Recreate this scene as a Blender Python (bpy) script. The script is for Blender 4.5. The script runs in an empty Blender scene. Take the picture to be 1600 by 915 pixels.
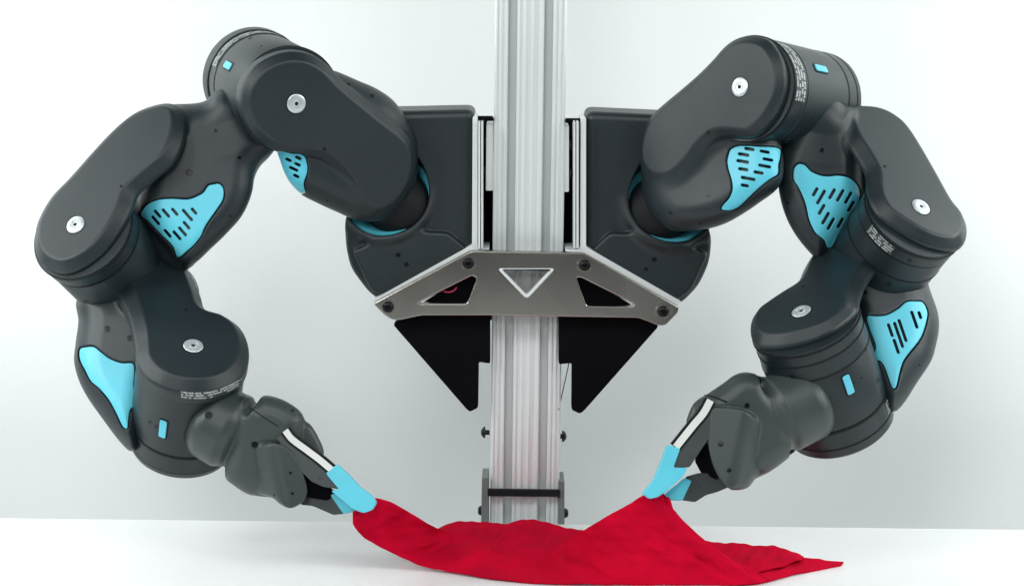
import bpy, bmesh, math, random
import numpy as np
from mathutils import Matrix, Vector
from mathutils.bvhtree import BVHTree

# ------------------------------------------------------------------ camera, world, lamps, exposure
S = 0.0005                      # metres per unit (one unit = half a millimetre)
D = 3000.0                      # camera distance in units
PITCH, ROLL = math.radians(9.5), math.radians(0.65)
sc = bpy.context.scene
C = sc.collection
cam = bpy.data.cameras.new('camera')
cam.sensor_width = 36; cam.lens = 36*D/1600; cam.clip_start = 0.05; cam.clip_end = 50
camo = bpy.data.objects.new('camera', cam); C.objects.link(camo)
R = Matrix.Rotation(math.pi/2 - PITCH, 3, 'X') @ Matrix.Rotation(ROLL, 3, 'Z')
fwd = R @ Vector((0, 0, -1))
camo.matrix_world = Matrix.Translation(-fwd*D*S) @ R.to_4x4()
sc.camera = camo
RM = np.array(R)                # camera axes -> world
WX, WY, WZ = (RM.T @ np.eye(3)[i] for i in range(3))   # world axes seen from the rig

w = bpy.data.worlds.new('World'); sc.world = w; w.use_nodes = True
w.node_tree.nodes['Background'].inputs[0].default_value = (0.86, 0.96, 1.0, 1)
w.node_tree.nodes['Background'].inputs[1].default_value = 0.06
sc.view_settings.view_transform = 'Standard'; sc.view_settings.look = 'None'
sc.view_settings.exposure = 0.0; sc.view_settings.gamma = 1.0

def area(name, loc, target, sx, sy, power, col=(1, 1, 1)):
    l = bpy.data.lights.new(name, 'AREA'); l.shape = 'RECTANGLE'; l.size = sx; l.size_y = sy
    l.energy = power; l.color = col
    o = bpy.data.objects.new(name, l); C.objects.link(o)
    o.location = loc
    o.rotation_euler = (Vector(target)-Vector(loc)).to_track_quat('-Z', 'Y').to_euler()
    return o
area('key_lamp_left', (-1.15, -0.85, 0.75), (-0.1, 0, 0.0), 0.35, 0.6, 9.5, (0.99, 1, 0.99))
area('key_lamp_right', (1.2, -0.85, 0.70), (0.1, 0, 0.0), 0.35, 0.6, 7.5, (0.99, 1, 0.99))
area('top_lamp', (0.0, -0.95, 0.95), (0, -0.05, -0.15), 1.3, 0.3, 5.5)
area('front_lamp', (-0.35, -1.9, 0.75), (0, 0, 0.0), 0.4, 0.3, 6)
area('backdrop_lamp_left', (-1.0, -0.10, 0.45), (-0.85, 0.35, 0.10), 0.3, 0.9, 9.0, (0.96, 1, 1))
area('backdrop_lamp_right', (1.02, -0.10, 0.45), (0.87, 0.35, 0.10), 0.3, 0.9, 9.0, (0.96, 1, 1))

# ------------------------------------------------------------------ coordinates
def nrm(v):
    v = np.asarray(v, float); return v/np.linalg.norm(v)
def P(px, py, z=0.0):
    k = (D-z)/D
    return np.array([(px-800)*k, (457.5-py)*k, z])
def ray(px, py):
    return nrm(np.array([px-800, 457.5-py, -D]))
CAMP = np.array([0, 0, D])
def to_world(v):
    v = np.atleast_2d(np.asarray(v, float)); v = v - CAMP
    return (v*S) @ RM.T + np.array(camo.matrix_world.translation)
class Frame:
    def __init__(s, o, n, u=None):
        s.o = np.asarray(o, float); s.n = nrm(n)
        if u is None: u = np.cross([0, 1, 0], s.n) if abs(s.n[1]) < .95 else np.array([1., 0, 0])
        u = np.asarray(u, float); u = u - s.n*np.dot(u, s.n); s.u = nrm(u); s.v = np.cross(s.n, s.u)
        s.B = np.stack([s.u, s.v, s.n], 1)
    def loc(s, p): return (p - s.o) @ s.B
    def cam(s, q): return np.asarray(q, float) @ s.B.T + s.o
    def pix(s, pts, h=0.0):       # pixels of the picture plane laid on the plane at height h
        out = []
        for (x, y) in pts:
            r = ray(x, y); t = (h - np.dot(CAMP-s.o, s.n))/np.dot(r, s.n)
            out.append(s.loc(CAMP + r*t)[:2])
        return np.array(out)
def viewframe(px, py, z):
    return Frame(P(px, py, z), -ray(px, py), [1, 0, 0])

def smooth(pts, sub=6, closed=True):
    pts = np.asarray(pts, float); n = len(pts); out = []
    for i in range(n if closed else n-1):
        if closed: p0, p1, p2, p3 = pts[i-1], pts[i], pts[(i+1) % n], pts[(i+2) % n]
        else: p0, p1, p2, p3 = pts[max(i-1, 0)], pts[i], pts[i+1], pts[min(i+2, n-1)]
        # centripetal-ish: limit tangents by the shorter neighbour
        d1, d0, d2 = np.linalg.norm(p2-p1), np.linalg.norm(p1-p0)+1e-6, np.linalg.norm(p3-p2)+1e-6
        m1 = (p2-p0)/(d0+d1)*d1; m2 = (p3-p1)/(d1+d2)*d1
        for k in range(sub):
            t = k/sub
            out.append((2*t**3-3*t**2+1)*p1+(t**3-2*t**2+t)*m1+(-2*t**3+3*t**2)*p2+(t**3-t**2)*m2)
    if not closed: out.append(pts[-1])
    return np.array(out)

# ------------------------------------------------------------------ distance fields
class Poly2:
    def __init__(s, pts, step=2.0, pad=70):
        pts = np.asarray(pts, float)
        s.lo = pts.min(0)-pad; s.step = step
        n = np.ceil((pts.max(0)+pad-s.lo)/step).astype(int)+1; s.n = n
        gx, gy = np.meshgrid(s.lo[0]+np.arange(n[0])*step, s.lo[1]+np.arange(n[1])*step, indexing='ij')
        q = np.stack([gx.ravel(), gy.ravel()], 1)
        d = np.full(len(q), 1e9); ins = np.zeros(len(q), bool)
        for i in range(len(pts)):
            a, b = pts[i-1], pts[i]; e = b-a; L = e@e
            if L < 1e-9: continue
            wv = q-a; t = np.clip((wv@e)/L, 0, 1)
            r = wv - t[:, None]*e; d = np.minimum(d, (r*r).sum(1))
            c = ((a[1] > q[:, 1]) != (b[1] > q[:, 1]))
            with np.errstate(divide='ignore', invalid='ignore'):
                xi = (b[0]-a[0])*(q[:, 1]-a[1])/(b[1]-a[1]+1e-12)+a[0]
            ins ^= c & (q[:, 0] < xi)
        d = np.sqrt(d); d[ins] *= -1
        s.g = d.reshape(n)
    def __call__(s, x, y):
        fx = (x-s.lo[0])/s.step; fy = (y-s.lo[1])/s.step
        cx = np.clip(fx, 0, s.n[0]-1.001); cy = np.clip(fy, 0, s.n[1]-1.001)
        i = cx.astype(int); j = cy.astype(int); a = cx-i; b = cy-j; g = s.g
        v = g[i, j]*(1-a)*(1-b)+g[i+1, j]*a*(1-b)+g[i, j+1]*(1-a)*b+g[i+1, j+1]*a*b
        return v + np.hypot(fx-cx, fy-cy)*s.step
def rbox2(d2, dh, r):
    a = d2+r; b = dh+r
    return np.hypot(np.maximum(a, 0), np.maximum(b, 0))+np.minimum(np.maximum(a, b), 0)-r
def extrude(fr, pts, hp, h0, h1, bevel=0, r=3, sub=6):
    """outline given as picture points lying on the plane hp, raised from h0 to h1, edge bevelled"""
    pl = Poly2(smooth(fr.pix(pts, hp), sub))
    hm, ht = (h0+h1)/2, (h1-h0)/2
    def f(p):
        q = fr.loc(p); d2 = pl(q[:, 0], q[:, 1])
        d = rbox2(d2, np.abs(q[:, 2]-hm)-ht, r)
        if bevel:
            c = (d2 + (q[:, 2]-h1) + bevel)*0.7071
            d = smax(d, c, 2.5)
        return d
    return f
def pillow(cx, cy, z, pts, T, Rr, nplane=(0, 0, 1), sub=6, back=None):
    fr = viewframe(cx, cy, z); pl = Poly2(smooth(fr.pix(pts, 0), sub))
    npl = nrm(nplane); cosn = max(np.dot(npl, fr.n), .3)
    tb = T if back is None else back
    def f(p):
        q = fr.loc(p); h = ((p-fr.o) @ npl)/cosn
        mid = (T-tb)/2; ht = (T+tb)/2
        return rbox2(pl(q[:, 0], q[:, 1]), np.abs(h-mid)*cosn-ht*cosn, Rr)
    return f
def cone(a, b, ra, rb):
    a = np.asarray(a, float); b = np.asarray(b, float); e = b-a; L = e@e
    def f(p):
        t = np.clip(((p-a)@e)/L, 0, 1)
        return np.linalg.norm(p-a-t[:, None]*e, axis=1)-(ra+(rb-ra)*t)
    return f
def cyl(fr, r, h0, h1, rr=3):
    def f(p):
        q = fr.loc(p); return rbox2(np.hypot(q[:, 0], q[:, 1])-r, np.abs(q[:, 2]-(h0+h1)/2)-(h1-h0)/2, rr)
    return f
def torus(fr, Rr, r, h=0):
    def f(p):
        q = fr.loc(p); return np.hypot(np.hypot(q[:, 0], q[:, 1])-Rr, q[:, 2]-h)-r
    return f
def smin(a, b, k):
    h = np.maximum(k-np.abs(a-b), 0)/k; return np.minimum(a, b)-h*h*k*.25
def smax(a, b, k): return -smin(-a, -b, k)
def U(k, *fs):
    def f(p):
        d = fs[0](p)
        for g in fs[1:]: d = smin(d, g(p), k)
        return d
    return f
def SUB(k, a, *bs):
    def f(p):
        d = a(p)
        for b in bs: d = smax(d, -b(p), k)
        return d
    return f
def grad(f, p, e):
    g = np.zeros_like(p)
    for k in ((1, -1, -1), (-1, -1, 1), (-1, 1, -1), (1, 1, 1)):
        kk = np.array(k, float); g += kk*f(p+kk*e)[:, None]
    return g/(4*e)

def surf(f, lo, hi, vox):
    lo = np.asarray(lo, float); hi = np.asarray(hi, float)
    B = 4; nb = np.ceil((hi-lo)/(vox*B)).astype(int); n = nb*B
    bc = np.stack(np.meshgrid(*[np.arange(m) for m in nb], indexing='ij'), -1).reshape(-1, 3)
    cen = lo + (bc*B + (B-1)/2)*vox
    fc = f(cen)
    F = np.repeat(np.repeat(np.repeat(fc.reshape(nb), B, 0), B, 1), B, 2).astype(np.float32)
    act = bc[np.abs(fc) < vox*B*1.35]
    off = np.stack(np.meshgrid(*[np.arange(B)]*3, indexing='ij'), -1).reshape(-1, 3)
    for s0 in range(0, len(act), 8000):
        a = act[s0:s0+8000]
        idx = (a[:, None, :]*B+off[None]).reshape(-1, 3)
        F[idx[:, 0], idx[:, 1], idx[:, 2]] = f(lo+idx*vox)
    ins = F < 0
    c = np.zeros(tuple(n-1), np.uint8)
    for dx in (0, 1):
        for dy in (0, 1):
            for dz in (0, 1):
                c += ins[dx:n[0]-1+dx, dy:n[1]-1+dy, dz:n[2]-1+dz]
    cells = np.argwhere((c > 0) & (c < 8))
    vid = np.full(tuple(n-1), -1, np.int32); vid[cells[:, 0], cells[:, 1], cells[:, 2]] = np.arange(len(cells))
    corners = [(a, b, d) for a in (0, 1) for b in (0, 1) for d in (0, 1)]
    V = np.zeros((len(cells), 3)); W = np.zeros(len(cells))
    cv = {k: F[cells[:, 0]+k[0], cells[:, 1]+k[1], cells[:, 2]+k[2]] for k in corners}
    for k in corners:
        for ax in range(3):
            if k[ax] == 0:
                k2 = list(k); k2[ax] = 1; k2 = tuple(k2)
                a, b = cv[k], cv[k2]; m = (a < 0) != (b < 0)
                t = np.where(m, a/np.where(m, a-b, 1), 0)
                pt = np.array(k, float)[None].repeat(len(cells), 0); pt[:, ax] = t
                V += pt*m[:, None]; W += m
    V = lo + (cells + V/W[:, None])*vox
    faces = []
    for ax in range(3):
        a1, a2 = (ax+1) % 3, (ax+2) % 3
        s0 = [slice(1, n[i]-1) for i in range(3)]; s0[ax] = slice(0, n[ax]-1)
        s1 = list(s0); s1[ax] = slice(1, n[ax])
        A, Bq = ins[tuple(s0)], ins[tuple(s1)]
        e = np.argwhere(A != Bq)
        base = np.array([1, 1, 1]); base[ax] = 0
        g = e+base
        fl = A[e[:, 0], e[:, 1], e[:, 2]]
        def cid(d1, d2):
            q = g.copy(); q[:, a1] -= d1; q[:, a2] -= d2
            return vid[q[:, 0], q[:, 1], q[:, 2]]
        q = np.stack([cid(1, 1), cid(0, 1), cid(0, 0), cid(1, 0)], 1)
        q[~fl] = q[~fl][:, ::-1]
        faces.append(q)
    Fc = np.concatenate(faces)
    for _ in range(2):
        d = f(V); g = grad(f, V, .6); gl = np.maximum((g*g).sum(1), .2)
        V = V - np.clip(d/gl, -vox, vox)[:, None]*g
    N = grad(f, V, vox*.55); N /= np.maximum(np.linalg.norm(N, axis=1), 1e-6)[:, None]
    return V, Fc, N

# ------------------------------------------------------------------ objects
def empty(name, label, cat, at, group=None):
    o = bpy.data.objects.new(name, None); C.objects.link(o)
    o.location = to_world(at)[0]; o.empty_display_size = .05
    o['label'] = label; o['category'] = cat
    if group: o['group'] = group
    return o
WO = {}
def obj(name, V, F, mat, parent=None, N=None, flat=False, label=None):
    """V in rig units"""
    Wd = to_world(V); o0 = (Wd.min(0)+Wd.max(0))/2
    me = bpy.data.meshes.new(name)
    me.from_pydata((Wd-o0).tolist(), [], F.tolist() if isinstance(F, np.ndarray) else F)
    me.update()
    me.polygons.foreach_set('use_smooth', [not flat]*len(me.polygons))
    if N is not None:
        me.normals_split_custom_set_from_vertices((N @ RM.T).tolist())
    me.materials.append(mat)
    return link(name, me, o0, parent, label)
def link(name, me, o0, parent=None, label=None):
    o = bpy.data.objects.new(name, me); C.objects.link(o)
    pl = np.zeros(3)
    if parent is not None:
        o.parent = parent
        pl = WO.get(parent.name, np.array(parent.location))
    o.location = o0-pl; WO[o.name] = np.array(o0, float)
    if label: o['label'] = label
    return o
def sdfobj(name, f, pxbox, zr, mat, parent, vox=2.0, label=None):
    (x0, y0, x1, y1) = pxbox; pts = np.array([P(x, y, z) for x in (x0, x1) for y in (y0, y1) for z in zr])
    V, F, N = surf(f, pts.min(0)-4, pts.max(0)+4, vox)
    return obj(name, V, F, mat, parent, N, label=label), (V, F)
def lathe(name, fr, prof, mat, parent, seg=96, a0=0, a1=2*math.pi, label=None, sharp=35):
    full = abs(a1-a0-2*math.pi) < 1e-6; m = seg if full else seg+1
    V, F = [], []
    for (r, h) in prof:
        for i in range(m):
            a = a0+(a1-a0)*i/seg; V.append((r*math.cos(a), r*math.sin(a), h))
    for j in range(len(prof)-1):
        for i in range(seg):
            i2 = (i+1) % m
            F.append((j*m+i, j*m+i2, (j+1)*m+i2, (j+1)*m+i))
    if full:
        if prof[0][0] > .01: F.append(tuple(reversed(range(m))))
        if prof[-1][0] > .01: F.append(tuple((len(prof)-1)*m+i for i in range(m)))
    o = obj(name, fr.cam(np.array(V)), F, mat, parent, label=label)
    bm = bmesh.new(); bm.from_mesh(o.data); bmesh.ops.remove_doubles(bm, verts=bm.verts, dist=1e-7)
    bmesh.ops.recalc_face_normals(bm, faces=bm.faces) if full else None
    bm.to_mesh(o.data); bm.free()
    o.data.set_sharp_from_angle(angle=math.radians(sharp))
    return o
def plate(name, fr, loops, h0, h1, mat, parent, bev=1.0, label=None, res=2):
    """loops in the frame's own 2D units; first is the outline, the rest are holes"""
    cu = bpy.data.curves.new(name, 'CURVE'); cu.dimensions = '2D'; cu.fill_mode = 'BOTH'
    for lp in loops:
        s = cu.splines.new('POLY'); s.points.add(len(lp)-1)
        for p, q in zip(s.points, lp): p.co = (q[0], q[1], 0, 1)
        s.use_cyclic_u = True
    cu.extrude = max((h1-h0)/2-bev, 0.01); cu.bevel_depth = bev; cu.bevel_resolution = res; cu.offset = -bev
    to = bpy.data.objects.new('tmp', cu)
    me = bpy.data.meshes.new_from_object(to)
    V = np.array([v.co[:] for v in me.vertices]); F = [tuple(p.vertices) for p in me.polygons]
    bpy.data.objects.remove(to); bpy.data.curves.remove(cu); bpy.data.meshes.remove(me)
    V[:, 2] += (h0+h1)/2
    o = obj(name, fr.cam(V), F, mat, parent, label=label)
    bm = bmesh.new(); bm.from_mesh(o.data); bmesh.ops.remove_doubles(bm, verts=bm.verts, dist=1e-7)
    bmesh.ops.recalc_face_normals(bm, faces=bm.faces)
    bm.to_mesh(o.data); bm.free()
    o.data.set_sharp_from_angle(angle=math.radians(7))
    return o
def tube(name, pts, r, mat, parent, seg=8, label=None):
    pts = np.asarray(pts, float); n = len(pts); V, F = [], []
    for i in range(n):
        t = nrm(pts[min(i+1, n-1)]-pts[max(i-1, 0)]); a = nrm(np.cross(t, [.3, .2, .93])); b = np.cross(t, a)
        for k in range(seg):
            an = 2*math.pi*k/seg; V.append(pts[i]+r*(a*math.cos(an)+b*math.sin(an)))
    for i in range(n-1):
        for k in range(seg):
            F.append((i*seg+k, i*seg+(k+1) % seg, (i+1)*seg+(k+1) % seg, (i+1)*seg+k))
    F += [tuple(reversed(range(seg))), tuple((n-1)*seg+k for k in range(seg))]
    return obj(name, np.array(V), F, mat, parent, label=label)
def rot2(pts, ang, c=(0, 0)):
    ca, sa = math.cos(ang), math.sin(ang)
    return [(c[0]+x*ca-y*sa, c[1]+x*sa+y*ca) for x, y in pts]
def rrect(wd, ht, r, k=4):
    out = []
    for (sx, sy, a) in ((1, 1, 0), (-1, 1, 90), (-1, -1, 180), (1, -1, 270)):
        for i in range(k+1):
            t = math.radians(a+90*i/k); out.append((sx*(wd/2-r)+r*math.cos(t), sy*(ht/2-r)+r*math.sin(t)))
    return out
def roundpoly(pts, r, k=4):
    out = []; pts = [np.asarray(p, float) for p in pts]; n = len(pts)
    for i in range(n):
        a, b, c = pts[i-1], pts[i], pts[(i+1) % n]
        rr = min(r, np.linalg.norm(a-b)*.45, np.linalg.norm(c-b)*.45)
        p, q = b+nrm(a-b)*rr, b+nrm(c-b)*rr
        for j in range(k+1):
            t = j/k; out.append((1-t)**2*p+2*t*(1-t)*b+t*t*q)
    return np.array(out)

# ------------------------------------------------------------------ materials
def mat(name, col, rough=.5, metal=0.0, bump=0.0, bscale=900, var=.08, vscale=25, spec=.5, sheen=0, aniso=None, rvar=.06):
    m = bpy.data.materials.new(name); m.use_nodes = True; nt = m.node_tree; b = nt.nodes['Principled BSDF']
    b.inputs['Metallic'].default_value = metal; b.inputs['Specular IOR Level'].default_value = spec
    tc = nt.nodes.new('ShaderNodeTexCoord')
    n1 = nt.nodes.new('ShaderNodeTexNoise'); n1.inputs['Scale'].default_value = vscale; n1.inputs['Detail'].default_value = 5
    mp = nt.nodes.new('ShaderNodeMapping'); nt.links.new(tc.outputs['Object'], mp.inputs[0])
    if aniso: mp.inputs['Scale'].default_value = aniso
    nt.links.new(mp.outputs[0], n1.inputs[0])
    r = nt.nodes.new('ShaderNodeMapRange'); r.inputs[3].default_value = 1-var; r.inputs[4].default_value = 1+var
    r.inputs[1].default_value = .3; r.inputs[2].default_value = .7
    nt.links.new(n1.outputs[0], r.inputs[0])
    mx = nt.nodes.new('ShaderNodeVectorMath'); mx.operation = 'SCALE'; mx.inputs[0].default_value = col
    nt.links.new(r.outputs[0], mx.inputs['Scale']); nt.links.new(mx.outputs[0], b.inputs['Base Color'])
    r2 = nt.nodes.new('ShaderNodeMapRange'); r2.inputs[3].default_value = rough-rvar; r2.inputs[4].default_value = rough+rvar
    r2.inputs[1].default_value = .3; r2.inputs[2].default_value = .7
    nt.links.new(n1.outputs[0], r2.inputs[0]); nt.links.new(r2.outputs[0], b.inputs['Roughness'])
    if bump:
        n2 = nt.nodes.new('ShaderNodeTexNoise'); n2.inputs['Scale'].default_value = bscale; n2.inputs['Detail'].default_value = 3
        nt.links.new(mp.outputs[0], n2.inputs[0])
        bp = nt.nodes.new('ShaderNodeBump'); bp.inputs['Strength'].default_value = bump; bp.inputs['Distance'].default_value = .0004
        nt.links.new(n2.outputs[0], bp.inputs['Height']); nt.links.new(bp.outputs[0], b.inputs['Normal'])
    if sheen: b.inputs['Sheen Weight'].default_value = sheen
    return m
M = {}
M['shell'] = mat('black_plastic', (.0100, .0185, .0225), .43, bump=.28, bscale=1500, var=.07, vscale=14, spec=.5)
M['drum'] = mat('dark_plastic', (.010, .018, .0215), .37, bump=.2, bscale=1500, var=.07, vscale=14, spec=.42)
M['black'] = mat('black_paint', (.0015, .0018, .003), .7, spec=.08)
M['rubber'] = mat('black_rubber', (.006, .008, .010), .6, spec=.25)
M['grip'] = mat('grey_plastic', (.034, .047, .0465), .42, bump=.12, bscale=1500, var=.08, vscale=16)
M['bracket'] = mat('dark_sheet_metal', (.045, .055, .055), .45, metal=.2)
M['cyan'] = mat('cyan_plastic', (.10, .55, .69), .40, var=.07, bump=.15)
M['disc'] = mat('light_metal', (.58, .64, .66), .33, metal=.5, var=.10, vscale=120)
M['alu'] = mat('anodised_aluminium', (.78, .825, .83), .36, metal=.25, var=.015, vscale=8, rvar=.02)
M['steel'] = mat('brushed_steel', (.37, .363, .33), .27, metal=1.0, var=.06, vscale=9, rvar=.05, bump=.5, bscale=9)
M['plate_grey'] = mat('grey_bracket', (.16, .18, .18), .55, metal=.1)
M['white'] = mat('white_belt', (.66, .68, .66), .4, var=.06)
M['screw'] = mat('black_screw', (.012, .013, .015), .28, metal=.6)
M['cloth'] = mat('red_cloth', (.52, .003, .026), .9, bump=.9, bscale=700, var=.14, vscale=40, spec=.02)
M['table'] = mat('white_tabletop', (.84, .85, .85), .34, var=.015, vscale=5, bump=.02)
M['wall'] = mat('white_backdrop', (.76, .79, .79), .9, var=.02, vscale=3, spec=.1)
M['wire'] = mat('red_wire', (.5, .02, .08), .4)

def print_mat(name, rows, chars, base):
    m = bpy.data.materials.new(name); m.use_nodes = True; nt = m.node_tree; b = nt.nodes['Principled BSDF']
    b.inputs['Roughness'].default_value = .5
    L = nt.links.new; N_ = nt.nodes.new
    uv = N_('ShaderNodeUVMap'); sp = N_('ShaderNodeSeparateXYZ'); L(uv.outputs[0], sp.inputs[0])
    def mth(op, a, bv=None):
        n = N_('ShaderNodeMath'); n.operation = op
        for i, x in enumerate((a, bv)):
            if x is None: continue
            if isinstance(x, (int, float)): n.inputs[i].default_value = x
            else: L(x, n.inputs[i])
        return n.outputs[0]
    ru = mth('MULTIPLY', sp.outputs[1], rows); fr = mth('FRACT', ru)
    inrow = mth('LESS_THAN', mth('ABSOLUTE', mth('SUBTRACT', fr, .5)), .30)
    cm = N_('ShaderNodeCombineXYZ'); L(mth('MULTIPLY', sp.outputs[0], chars), cm.inputs[0]); L(mth('MULTIPLY', ru, 2.6), cm.inputs[1])
    ns = N_('ShaderNodeTexNoise'); ns.inputs['Scale'].default_value = 1.0; ns.inputs['Detail'].default_value = 1; L(cm.outputs[0], ns.inputs[0])
    ink = mth('GREATER_THAN', ns.outputs[0], .46)
    cm2 = N_('ShaderNodeCombineXYZ'); L(mth('MULTIPLY', sp.outputs[0], chars*.13), cm2.inputs[0]); L(mth('FLOOR', ru), cm2.inputs[1])
    n3 = N_('ShaderNodeTexNoise'); n3.inputs['Scale'].default_value = 1.3; n3.inputs['Detail'].default_value = 0; L(cm2.outputs[0], n3.inputs[0])
    word = mth('GREATER_THAN', n3.outputs[0], .40)
    f = mth('MULTIPLY', mth('MULTIPLY', inrow, ink), word)
    mx = N_('ShaderNodeMix'); mx.data_type = 'RGBA'; L(f, mx.inputs[0])
    mx.inputs[6].default_value = (*base, 1); mx.inputs[7].default_value = (.50, .53, .53, 1)
    L(mx.outputs[2], b.inputs['Base Color'])
    return m
M['print'] = print_mat('fine_print', 4, 60, (.034, .044, .048))

# ------------------------------------------------------------------ setting
gX, gY, gZ = 0.0, 0.0, 0.0
def worldpt(x, y, z):             # world metres -> rig units
    p = (np.array([x, y, z])-np.array(camo.matrix_world.translation)) @ RM / S + CAMP
    return p
def hit_world(px, py, axis, val): # ray / world-axis plane
    o = np.array(camo.matrix_world.translation); r = RM @ ray(px, py)
    t = (val-o[axis])/r[axis]; return o+r*t
TABLE_Y = -0.017
tz = hit_world(800, 817, 1, TABLE_Y)[2]                # height of the table top
def tab(px, py, h=0.0):           # picture point lying h units above the table top
    return worldpt(*hit_world(px, py, 2, tz+h*S))

def box_world(name, x0, x1, y0, y1, z0, z1, m, parent=None, bev=.002, kind=None):
    me = bpy.data.meshes.new(name); bm = bmesh.new(); bmesh.ops.create_cube(bm, size=1)
    for v in bm.verts: v.co = Vector(((x1-x0)*v.co.x, (y1-y0)*v.co.y, (z1-z0)*v.co.z))
    bmesh.ops.bevel(bm, geom=bm.edges[:], offset=bev, segments=3, affect='EDGES', profile=.5)
    bm.to_mesh(me); bm.free(); me.materials.append(m)
    me.polygons.foreach_set('use_smooth', [True]*len(me.polygons)); me.set_sharp_from_angle(angle=math.radians(40))
    o = link(name, me, np.array([(x0+x1)/2, (y0+y1)/2, (z0+z1)/2]), parent)
    if kind: o['kind'] = kind
    return o

# backdrop: a hung white sheet with soft folds, and the floor it reaches
def backdrop():
    nx, nz = 220, 60; X = np.linspace(-1.6, 1.6, nx); Z = np.linspace(-.75, 1.5, nz)
    rng = np.random.RandomState(4); V = []
    ph = rng.rand(12)*6.28; k = rng.uniform(5, 26, 12); am = rng.uniform(.1, 1, 12)/k*.06
    for z in Z:
        for x in X:
            y = .27 + sum(a*math.sin(kk*(x+.12*(z)*math.sin(p*3))+p) for a, kk, p in zip(am, k, ph))*(1-.35*max(z, 0))
            V.append((x, y, z))
    F = [(j*nx+i, j*nx+i+1, (j+1)*nx+i+1, (j+1)*nx+i) for j in range(nz-1) for i in range(nx-1)]
    me = bpy.data.meshes.new('backdrop'); me.from_pydata(V, [], F); me.materials.append(M['wall'])
    me.polygons.foreach_set('use_smooth', [True]*len(F))
    o = bpy.data.objects.new('backdrop_wall', me); C.objects.link(o); o['kind'] = 'structure'
backdrop()
box_world('floor', -1.6, 1.6, -2.4, .5, -.78, -.752, M['wall'], kind='structure')
tt = bpy.data.objects.new('table', None); C.objects.link(tt); tt.location = (0, TABLE_Y-.45, tz); WO[tt.name] = np.array(tt.location)
tt['label'] = 'white table whose smooth top carries the red cloth'; tt['category'] = 'table'
box_world('table_top', -1.0, 1.0, TABLE_Y-.8, TABLE_Y, tz-.025, tz, M['table'], tt, bev=.0015)
for sx in (-.9, .9):
    for yy in (-.70, -.06): box_world('leg', sx-.02, sx+.02, TABLE_Y+yy-.02, TABLE_Y+yy+.02, -.752, tz-.025, M['table'], tt)

# ------------------------------------------------------------------ robot stand (column, brackets, plates)
cx0 = hit_world(824.0, 457.5, 1, 0)[0]
stand = bpy.data.objects.new('robot_stand', None); C.objects.link(stand)
stand.location = (cx0, 0.02, -.752); WO[stand.name] = np.array(stand.location)
stand['label'] = 'tall silver slotted aluminium column with brushed steel bracket plate between the two black arms'
stand['category'] = 'robot stand'
def wframe(Y): return Frame(worldpt(0, Y, 0), -WY, WX)           # front-facing plane at world Y, 2D = (x, z) in units
def fpix(fr, pts): return fr.pix(pts, 0)
def column():
    Wc, Dp = 110.0, 60.0; pr = []
    def gv(x, wd, dp): return [(x-wd/2, 0), (x-wd/4, dp), (x+wd/4, dp), (x+wd/2, 0)]
    front = [(0, 2.5), (2.5, 0)]
    front += [(4.6, 0), (4.8, 3), (8.2, 1.4), (8.4, 0), (10.6, 0), (10.8, 1.4), (15.2, 3.2), (15.4, 0)]
    front += [(18.6, 0), (19.4, 1.6), (20.6, 1.6), (20.9, 9), (14.5, 10), (14.5, 17), (22, 24), (33, 24), (40.5, 17), (40.5, 10), (34.1, 9), (34.4, 1.6), (35.6, 1.6), (36.4, 0)]
    front += [(39, 0), (39.2, 3.6), (45.4, 1.4), (45.6, 0), (48.4, 0), (48.6, 3), (56.8, 3), (57, 0), (59.8, 0), (60, 1.4), (68.4, 3.6), (68.6, 0)]
    front += [(110-a, b) for a, b in reversed([(18.6, 0), (19.4, 1.6), (20.6, 1.6), (20.9, 9), (14.5, 10), (14.5, 17), (22, 24), (33, 24), (40.5, 17), (40.5, 10), (34.1, 9), (34.4, 1.6), (35.6, 1.6), (36.4, 0)])]
    front += [(94.6, 0), (94.8, 3.2), (99.2, 1.4), (99.4, 0), (101.6, 0), (101.8, 1.4), (105.2, 3), (105.4, 0)]
    front += [(107.5, 0), (110, 2.5)]
    side = [(110, 22), (103, 23), (103, 37), (110, 38)]
    back = [(110, 57.5), (107.5, 60), (2.5, 60), (0, 57.5), (0, 38), (7, 37), (7, 23), (0, 22)]
    prof = front+side+back; n = len(prof)
    z0, z1 = -.744, .42; V = []
    for z in (z0, z1):
        for (x, y) in prof: V.append(worldpt(cx0+(x-55)*S, y*S, z))
    F = [(i, (i+1) % n, n+(i+1) % n, n+i) for i in range(n)]+[tuple(reversed(range(n))), tuple(range(n, 2*n))]
    return obj('column', np.array(V), F, M['alu'], stand, flat=True)
column()
fp = wframe(-.022); ph = [(583, 474), (736, 391.5), (911.7, 395), (1061.5, 480), (1059, 489), (1040, 508.5), (1029, 508.8), (998, 497), (876, 495), (764, 493), (659, 493), (626, 500), (613, 500), (598, 490)]
holes = [[(652, 474), (738, 431), (745, 435), (730, 474)], [(901, 434), (908, 434), (992, 476), (986, 479), (917, 478)], [(779, 421), (866, 421), (823, 465)]]
loops = [roundpoly(fpix(fp, ph), 5)]+[roundpoly(fpix(fp, h), 5) for h in holes]
front = plate('bracket_plate', fp, loops, -16, 0, M['steel'], stand, bev=2.2, res=3)
rim_o, rim_i = [(776.5, 419), (868, 419), (823, 467.5)], [(784, 420.6), (860.5, 420.6), (823, 461)]
plate('cutout_rim', fp, [roundpoly(fpix(fp, rim_o), 7), roundpoly(fpix(fp, rim_i), 5)], -12, 1.6, M['alu'], stand, bev=1.2)
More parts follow.
